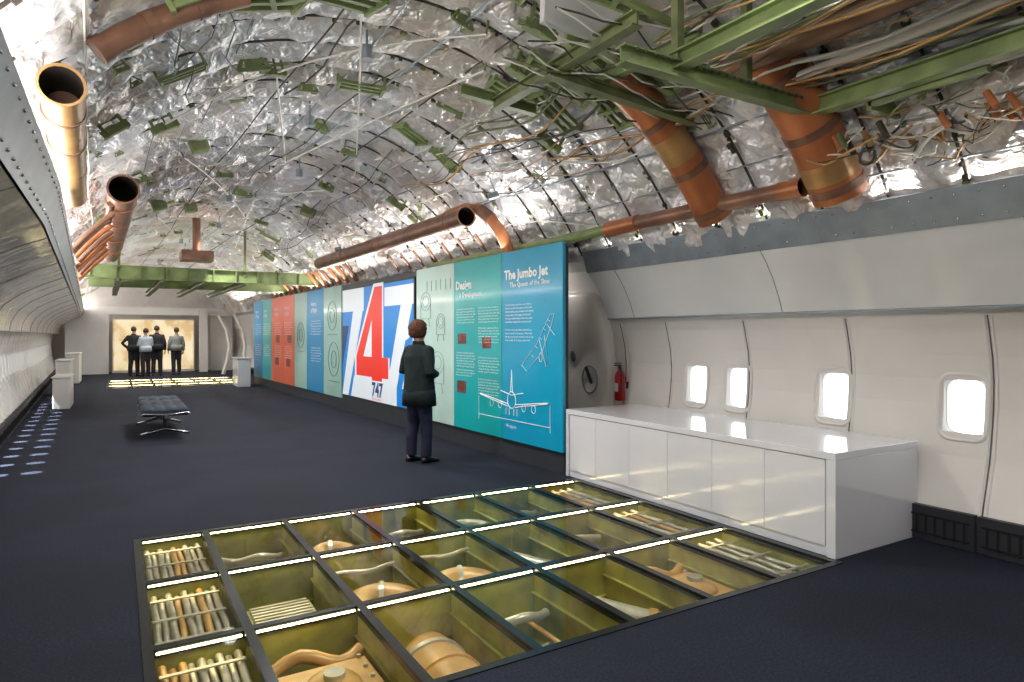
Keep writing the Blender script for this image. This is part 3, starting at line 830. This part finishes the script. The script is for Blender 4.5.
def person(name,loc,face,height,top,legs_m,hair_m,shoe_m,hem=.72,arms='clasp',longhair=True,broad=1.,stance=.09,vox=.013,coat=False):
    k=height/1.66
    root=empty(name,loc,math.radians(face),k)
    b=MB()
    B=broad
    w=1.12 if coat else 1.0
    b.loft([elr(0,0,hem,.195*B*w,.155*w),elr(0,0,.86,.19*B*w,.15*w),elr(0,0,1.0,.176*B*w,.134*w),elr(0,.005,1.14,.178*B*w,.13*w),elr(0,0,1.25,.186*B*w,.126*w),elr(0,-.005,1.32,.18*B,.108),elr(0,-.01,1.37,.12*B,.085),elr(0,-.005,1.405,.062,.062)],0)
    b.tube([(0,-.005,1.36),(0,.005,1.5)],[.056,.05],0,14)
    b.ell((0,0,.86),(.165*B,.125,.12),0)
    J=[]
    for sx in(-1,1):
        fy=.03*sx
        b.tube([(sx*.085,0,.86),(sx*(stance),.01+fy*.3,.62),(sx*(stance+.005),.015+fy*.6,.45),(sx*(stance+.01),-.005+fy,.3),(sx*(stance+.01),-.005+fy,.075)],[.098,.088,.074,.07,.066],0,16)
        sh=V((sx*.17*B,-.005,1.32))
        if arms=='clasp': el=V((sx*.25*B,-.05,1.075));wr=V((sx*.085,.19,1.03));hd=V((sx*.02,.23,1.01))
        elif arms=='hip': el=V((sx*.34,-.08,1.1));wr=V((sx*.2,.02,.93));hd=V((sx*.17,.08,.9))
        elif arms=='cross': el=V((sx*.24*B,.03,1.08));wr=V((sx*.02,.19,1.13));hd=V((-sx*.07,.19,1.15))
        else: el=V((sx*.235*B,-.02,1.06));wr=V((sx*.235*B,.05,.84));hd=V((sx*.23*B,.07,.76))
        q=1.12 if coat else 1.0
        b.tube([sh+V((-sx*.04,0,.0)),sh,(sh+el)/2,el,(el+wr)/2,wr],[.06*q,.063*q,.057*q,.05*q,.047*q,.04*q],0,14)
        b.ell(sh,(.062,.062,.062),0)
        J.append((sx,wr,hd))
    if coat:
        for i,v in enumerate(b.v):
            p=V(v);n=noise.noise(p*9)*.012
            b.v[i]=(v[0]*(1+n),v[1]+n,v[2])
    me=remesh(b,vox,4)
    me.materials.append(top);me.materials.append(legs_m);me.materials.append(m_skin)
    for p in me.polygons:
        c=p.center
        p.use_smooth=True
        p.material_index=0
        if c.z<hem+.012: p.material_index=1
        if c.z>1.41: p.material_index=2
    o=bpy.data.objects.new('body',me);bpy.context.scene.collection.objects.link(o);o.parent=root
    b=MB()
    b.loft([elr(0,0,hem-.03,.203*B*w,.164*w,28),elr(0,0,hem+.1,.197*B*w,.157*w,28),elr(0,0,hem+.17,.187*B*w,.146*w,28)],0,caps=False)
    b.loft([elr(0,-.005,1.37,.085,.08),elr(0,-.012,1.43,.066,.068)],0,caps=False)
    oo=b.build('garment_edge',[top],root)
    so=oo.modifiers.new('s','SOLIDIFY');so.thickness=.008
    b=MB()
    for sx in(-1,1):
        fy=.03*sx;x=sx*(stance+.01)
        rings=[]
        for (yy,rx,h) in((-.075,.022,.05),(-.06,.034,.075),(-.02,.038,.085),(.04,.04,.07),(.1,.045,.052),(.15,.038,.042),(.178,.018,.03)):
            ring=[]
            for q in range(14):
                a=2*math.pi*q/14
                ring.append(V((x+sx*.12*max(0,yy)*.6+rx*math.cos(a),yy+fy,max(.004,h/2+h/2*math.sin(a)))))
            rings.append(ring)
        b.loft(rings,0)
    b.build('shoes',[shoe_m],root)
    for sx,wr,hd in J:
        h=MB();d=(hd-wr).normalized()
        palmend=wr+d*.085
        up=V((0,0,1));side=d.cross(up)
        if side.length<.05: side=V((1,0,0))
        side.normalize();nn=side.cross(d)
        h.tube([wr-d*.03,wr+d*.01,wr+d*.05,palmend],[.024,.026,.034,.032],0,12,asp=.55)
        inw=V((-sx,0,0))-d*(V((-sx,0,0)).dot(d))
        inw=inw.normalized() if inw.length>.3 else nn
        for f in range(4):
            off=(f-1.5)*.019
            L=[.065,.075,.072,.056][f]
            base=palmend-d*.012+nn*off
            curl=inw*.35
            p1=base+d*L*.45+curl*L*.2;p2=p1+(d+curl*1.2).normalized()*L*.32;p3=p2+(d*.4+curl*2).normalized()*L*.28
            h.tube([base,p1,p2,p3],[.0095,.009,.0085,.0075],0,8)
            h.ell(p3,(.0075,.0075,.0075),0,n=8,m=6)
        tb0=wr+d*.03+nn*.02;t1=tb0+(d*.6+nn*.7).normalized()*.035;t2=t1+(d+inw*.2).normalized()*.03
        h.tube([tb0,t1,t2],[.013,.011,.009],0,8);h.ell(t2,(.009,.009,.009),0,n=8,m=6)
        hm=remesh(h,.0042,2)
        hm.materials.append(m_skin)
        for p in hm.polygons:p.use_smooth=True
        ho=bpy.data.objects.new('hand',hm);bpy.context.scene.collection.objects.link(ho);ho.parent=root
    b=MB()
    b.ell((0,-.005,1.565),(.074,.092,.09));b.ell((0,.02,1.51),(.058,.062,.07));b.ell((0,.045,1.475),(.035,.035,.028))
    b.tube([(0,.088,1.56),(0,.106,1.53)],[.009,.014],0,8);b.ell((0,.1,1.527),(.016,.013,.011))
    for sx in(-1,1):
        b.ell((sx*.076,-.005,1.54),(.01,.02,.033));b.ell((sx*.03,.076,1.572),(.02,.014,.008))
        b.ell((sx*.04,.06,1.525),(.02,.02,.018))
    b.ell((0,.083,1.497),(.022,.011,.008))
    b.tube([(0,0,1.4),(0,.0,1.52)],[.052,.05],0,14)
    hm=remesh(b,.006,3)
    hm.materials.append(m_skin);hm.materials.append(m_lip)
    for p in hm.polygons:
        p.use_smooth=True;c=p.center
        if c.y>.085 and abs(c.z-1.497)<.007 and abs(c.x)<.022:p.material_index=1
    o=bpy.data.objects.new('head',hm);bpy.context.scene.collection.objects.link(o);o.parent=root
    b=MB()
    for sx in(-1,1):
        b.ell((sx*.03,.079,1.557),(.013,.01,.008),0);b.ell((sx*.03,.087,1.557),(.006,.004,.006),1)
    b.build('eyes',[m_eye,m_iris],root)
    b=MB();vs=[];n,m=44,32;fs=[]
    for i in range(m+1):
        ph=math.pi*i/m*.98
        for j in range(n):
            a=2*math.pi*j/n
            dx,dy,dz=math.sin(ph)*math.cos(a),math.sin(ph)*math.sin(a),math.cos(ph)
            wob=1+.1*noise.noise(V((dx*5,dy*5,dz*3)))+.02*math.sin(a*17+dz*5)
            r_=(.106,.12,.112) if longhair else (.084,.102,.1)
            vv=V((dx*r_[0]*wob,-.02+dy*r_[1]*wob,1.572+dz*r_[2]*wob))
            if longhair and dz<0: f_=1/(max(.6,math.sin(ph)))**.5;vv.x*=f_;vv.y=-.02+(vv.y+.02)*f_
            vs.append(vv)
    for i in range(m):
        for j in range(n):
            j2=(j+1)%n
            q=(i*n+j,(i+1)*n+j,(i+1)*n+j2,i*n+j2)
            c=(vs[q[0]]+vs[q[2]])/2
            lim=(1.466 if longhair else 1.52)
            if c.z<lim: continue
            if c.y>.04 and c.z<1.605: continue
            if abs(c.x)>.06 and c.y>.03 and c.z<(1.56 if longhair else 1.575): continue
            fs.append(q)
    b.add(vs,fs,0,True)
    o=b.build('hair',[hair_m],root)
    so=o.modifiers.new('s','SOLIDIFY');so.thickness=.03 if longhair else .018;so.offset=-1
    return root
m_coat=M('dark_coat',(28,37,39),.85,0,.25,14,.3,90,spec=.2)
m_trou=M('navy_trousers',(26,28,56),.8,0,.2,10,.2,80)
m_hair=M('auburn_hair',(84,54,38),.65,0,.5,45,.9,140,spec=.2)
m_shoe=M('black_shoe',(18,18,20),.4)
m_blk=M('black_shirt',(34,35,42),.8);m_lt=M('light_shirt',(170,180,188),.8);m_gr=M('khaki_shirt',(132,136,130),.8);m_dk=M('dark_trousers',(34,34,42),.8)
m_hair2=M('dark_hair',(46,34,28),.6)
person('museum_visitor',(3.05,7.2,0),-72,1.66,m_coat,m_trou,m_hair,m_shoe,hem=.70,arms='clasp',coat=True)
person('museum_visitor',(.5,27.6,0),-25,1.8,m_blk,m_dk,m_hair2,m_shoe,hem=.88,arms='hip',longhair=False,broad=1.05,vox=.018)
person('museum_visitor',(.86,27.2,0),22,1.74,m_lt,m_dk,m_hair2,m_shoe,hem=.88,arms='cross',longhair=False,broad=1.0,vox=.018)
person('museum_visitor',(1.24,27.7,0),-8,1.84,m_blk,m_dk,m_hair2,m_shoe,hem=.88,arms='down',longhair=False,broad=1.05,vox=.018)
person('museum_visitor',(1.9,27.9,0),12,1.78,m_gr,m_dk,m_hair2,m_shoe,hem=.88,arms='down',longhair=False,broad=1.05,vox=.018)

# ---------------------------------------------------------------- lights
def area(name,loc,rot,sx,sy,p,col=(1,1,1)):
    l=bpy.data.lights.new(name,'AREA');l.shape='RECTANGLE';l.size=sx;l.size_y=sy;l.energy=p;l.color=col
    o=bpy.data.objects.new(name,l);bpy.context.scene.collection.objects.link(o);o.location=loc;o.rotation_euler=rot;return o
WARM=(1,.94,.87)
for k,y in enumerate((8.5,13.5,18.5,23.5)):
    area('cove_uplight',(cx(y)+2.2,y,2.55),(0,math.radians(180-38),0),.12,4.6,62,WARM)
for k,y in enumerate((-1,4,9,14,19,24,28.5)):
    area('cove_uplight',(cx(y)-2.4,y,2.56),(0,math.radians(180+38),0),.12,4.6,72,WARM)
area('cove_uplight',(4.66,2.2,2.52),(0,math.radians(180-45),0),.08,7,85,WARM)
area('door_alcove_fill',(4.7,7.4,2.4),(0,math.radians(-25),0),.2,.2,12,WARM)  # added fill lamp, brightens the dark door area behind the panel end
fx=MB()
def spotl(p,e,ang,target=None,rad=.12):
    l=bpy.data.lights.new('spot_lamp','SPOT');l.energy=e;l.spot_size=math.radians(ang);l.spot_blend=.8;l.shadow_soft_size=rad;l.color=(1,.97,.93)
    o=bpy.data.objects.new('spot_lamp',l);bpy.context.scene.collection.objects.link(o);o.location=p
    if target is not None: o.rotation_euler=(V(target)-V(p)).to_track_quat('-Z','Y').to_euler()
for k,(y,a) in enumerate(((0.6,100),(1.6,78),(5.2,94),(7.2,92),(9.5,82),(12,92),(15,86),(18,94),(21,86),(24,94),(27,88))):
    p=ap(y,a,2.85)
    fx.tube([p+V((0,0,.12)),p+V((0,0,.01))],.045,0,12);fx.tube([p+V((0,0,.12)),p+V((0,0,.3))],.01,0,6)
    spotl(p-V((0,0,.14)),190 if y<2 else 255,140)
for y in(.3,6.5,12,18):  # added fill spots aimed left to brighten the bin valance and wall
    p=ap(y,52,2.75);t=V((cx(y)-2.8,y+2.0+(1.3 if y<1 else 0),1.75));d=(t-p).normalized()
    fx.tube([p,p-d*.12],.04,0,12);fx.tube([p-d*.1,p+V((0,0,.25))],.008,0,6)  # invented housing and stem for each added valance spot
    spotl(p+d*.14,150,95,t,.08)
p=V((1.3,25.6,3.2));spotl(p,70,80,V((1.3,28.5,.9)),.06);fx.tube([p+V((0,-.1,.1)),p+V((0,-.02,.02))],.04,0,10);fx.tube([p+V((0,-.1,.1)),p+V((0,-.1,.75))],.01,0,6)
fx.build('spotlight_fixtures',[m_rail])
for k in range(14):
    y=8.7+k*.66
    for s in range(2):
        l=bpy.data.lights.new('daylight_shaft','SPOT');l.energy=650;l.spot_size=math.radians(9);l.spot_blend=.3;l.shadow_soft_size=.01;l.color=(.9,.95,1)
        o=bpy.data.objects.new('daylight_shaft',l);bpy.context.scene.collection.objects.link(o)
        o.location=(cx(y)-3.2,y,1.0)
        d=V((cx(y)-2.92+s*.28,y+.1,0))-o.location;o.rotation_euler=d.to_track_quat('-Z','Y').to_euler()

w=bpy.data.worlds.new('World');bpy.context.scene.world=w;w.use_nodes=True
w.node_tree.nodes['Background'].inputs[0].default_value=(.8,.88,1,1);w.node_tree.nodes['Background'].inputs[1].default_value=1.0

cam=bpy.data.cameras.new('camera');co=bpy.data.objects.new('camera',cam);bpy.context.scene.collection.objects.link(co)
co.location=(0,0,1.5);co.rotation_euler=(math.radians(90),0,math.radians(-31.03))
cam.sensor_width=36;cam.lens=655/1024*36;cam.shift_y=-6/1024;cam.clip_start=.05
bpy.context.scene.camera=co
